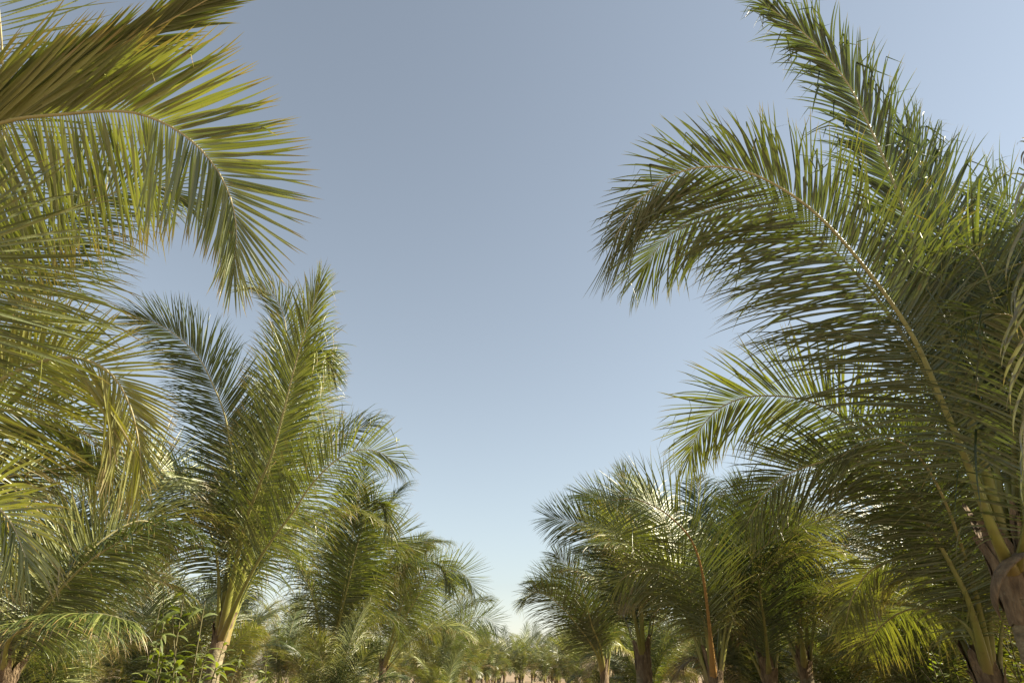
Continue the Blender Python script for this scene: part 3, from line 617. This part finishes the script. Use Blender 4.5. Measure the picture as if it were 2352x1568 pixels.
for k, p in [(a, b) for a, q in ((False, near_protos), (True, far_protos)) for b in q]:
    i = (far_protos if k else near_protos).index(p)
    if (k, i) not in used:
        for ch in list(p.children_recursive): bpy.data.objects.remove(ch)
        bpy.data.objects.remove(p)

# ------------------------------------------------------------------ broad-leaved plants, scrub and dry grass
def leaf_cloud(anchors, dirs, L, wd, rng, droop=.4, yel=.1, seg=4):
    """lanceolate leaves, one per anchor"""
    m = len(anchors); d = nrm(dirs); B = nrm(np.cross(d, rng.normal(0, 1, (m, 3)) + [0, 0, 1.5]))
    Ln = L * rng.uniform(.6, 1.2, m); pos = np.array(anchors, float); rows = []
    tt = np.linspace(0, 1, seg + 1); wp = np.interp(tt, [0, .25, .5, .8, 1], [.12, .85, 1, .5, .02])
    for q in range(seg + 1):
        N = np.cross(d, B); hw = (wd * Ln / L * wp[q] * .5)[:, None]
        rows.append(np.stack([pos + hw * (B * .93 + N * .35), pos, pos - hw * (B * .93 - N * .35)], 1))
        pos = pos + d * (Ln / seg)[:, None]
        d = nrm(d + np.array([0, 0, -droop / seg * 1.5]) + rng.normal(0, .05, (m, 3))); B = nrm(B - np.sum(B * d, 1, keepdims=True) * d)
    X = np.stack(rows, 1); A = np.zeros(X.shape); A[..., 0] = rng.random(m)[:, None, None]; A[..., 1] = (tt * .85)[None, :, None]; A[..., 2] = yel
    r_, w_ = seg + 1, 3
    b = np.arange(m)[:, None, None] * r_ * w_; i = np.arange(r_ - 1)[None, :, None] * w_; j = np.arange(w_ - 1)[None, None, :]
    F = np.stack([b + i + j, b + i + j + 1, b + i + w_ + j + 1, b + i + w_ + j], -1).reshape(-1, 4)
    return X.reshape(-1, 3), F, A.reshape(-1, 3)
def shrub(name, base, H, rad, nst, per, L, wd, matn, label, cat, seed, group=None, droop=.5, yel=.1, lean=.25):
    rng = np.random.default_rng(seed); root = empty(name, base); tag(root, label, cat, group)
    SV, SF, o, an, di = [], [], 0, [], []
    for k in range(nst):
        az = rng.uniform(0, 2 * math.pi); rr_ = rad * math.sqrt(rng.random())
        top = np.array([math.cos(az) * rr_, math.sin(az) * rr_, H * rng.uniform(.6, 1)])
        st = np.array([math.cos(az), math.sin(az), 0]) * rr_ * .35
        mid = (st + top) / 2 + rng.normal(0, lean * .4, 3)
        c, _ = spline([st, mid, top], 12)
        V, F = tube(c, np.linspace(.012, .004, 12) * (H / 1.5) ** .5, 5); SV.append(V); SF.append(F + o); o += len(V)
        t = rng.uniform(.12, 1, per); q = np.stack([np.interp(t * 11, np.arange(12), c[:, w]) for w in range(3)], 1)
        a = rng.uniform(0, 2 * math.pi, per); e = rng.uniform(-.3, .8, per)
        an.append(q); di.append(np.stack([np.cos(a) * np.cos(e), np.sin(a) * np.cos(e), np.sin(e)], 1))
    V, F, A = leaf_cloud(np.vstack(an), np.vstack(di), L, wd, rng, droop, yel)
    link('foliage', mesh_from('foliage', V, F, M[matn], A), root)
    link('stem', mesh_from('stem', np.vstack(SV), np.vstack(SF), M['stem']), root)
    return root
def gp(x, y, z):
    q = P(x, y, z); return (q[0], q[1], 0)
shrub('broadleaf_plant', gp(425, 1500, 7.6), 2.5, .5, 12, 34, .24, .055, 'broad', 'broad-leaved green plant climbing up just left of the tall palm trunk', 'plant', 401, droop=.9)
shrub('broadleaf_plant', gp(560, 1500, 9.6), 1.9, .6, 12, 34, .17, .05, 'broad', 'smaller broad-leaved plant with pale leaves just right of the tall palm trunk', 'plant', 402, droop=.8, yel=.3)
shrub('leafy_bush', gp(2330, 1500, 8.0), 2.5, 1.6, 60, 60, .07, .03, 'broad', 'dark small-leaved bush at the bottom right corner', 'bush', 403, droop=.3)
shrub('weed', gp(905, 1540, 15.5), 1.5, .3, 9, 40, .10, .02, 'broad', 'feathery green weed beside the slim trunk of the third left palm', 'weed', 404)
shrub('weed', gp(770, 1550, 12), 1.2, .3, 9, 40, .09, .02, 'broad', 'feathery green weed at the foot of the second left palm', 'weed', 405)
srng = random.Random(9)
for k, (x, y, h, lb) in enumerate([(-5.6, 12.5, 1.3, 'leafy weed behind the tall left palm'), (-3.2, 18.5, 1.0, 'leafy weed between the second and third left palms'), (-2.6, 25.0, 1.2, 'leafy weed between the third and fourth left palms'),
      (3.2, 13.0, 1.1, 'leafy weed among the stalks right of the orange-stalked palm'), (2.0, 15.5, 1.2, 'leafy weed beside the shaggy dark trunk'), (4.6, 12.2, 1.3, 'leafy weed under the straight dark frond'),
      (2.4, 20.0, 1.1, 'leafy weed at the foot of the dark dense palm'), (-9.0, 14.0, 1.2, 'leafy weed in the left gap near the dark drooping frond')]):
    shrub('weed', (x, y, 0), h, .5, 14, 40, .13, .035, 'broad', lb, 'weed', 460 + k, 'weeds between the palms', yel=.25)
for k in range(16):
    y = srng.uniform(112, 135); x = -60 + 8 * k + srng.uniform(-2, 2)
    shrub('scrub_bush', (x, y, 0), srng.uniform(1.6, 2.8), srng.uniform(3, 4.5), 36, 50, .22, .12, 'scrub', 'grey-green scrub bush in the far thicket closing the grove, %s from its left end' % ORD[k], 'bush', 410 + k, 'scrub bushes behind the grove', lean=.6)
for k, (x, y) in enumerate([(-14, 34), (-21, 44), (-17, 56), (-9, 62), (12, 30), (19, 38), (24, 52), (30, 44)]):
    shrub('scrub_bush', (x, y, 0), 2.0, 2.2, 24, 40, .22, .12, 'scrub', 'brownish scrub bush on the open ground behind the %s palms, %s nearest of them' % ('left' if x < 0 else 'right', ORD[k % 4]), 'bush', 430 + k, 'brownish scrub on the %s' % ('left' if x < 0 else 'right'), lean=.5)

def grass():
    rng = np.random.default_rng(8); m = 42000
    y = 8 + 110 * rng.random(m) ** 1.3; x = (rng.random(m) - .5) * 2 * (6 + y * .75)
    an = np.stack([x, y, np.zeros(m)], 1)
    cl = np.sin(x * 1.3) + np.sin(y * .9 + x * .4) + rng.normal(0, .6, m)
    an = an[cl > -.3]; m = len(an)
    di = np.stack([rng.normal(0, .35, m), rng.normal(0, .35, m), np.ones(m)], 1)
    V, F, A = leaf_cloud(an, di, .38, .02, rng, .6, .2, seg=2)
    tag(link('dry_grass', mesh_from('dry_grass', V, F, M['straw'], A)), 'dry straw-coloured grass and litter covering the ground', 'grass', kind='stuff')
grass()
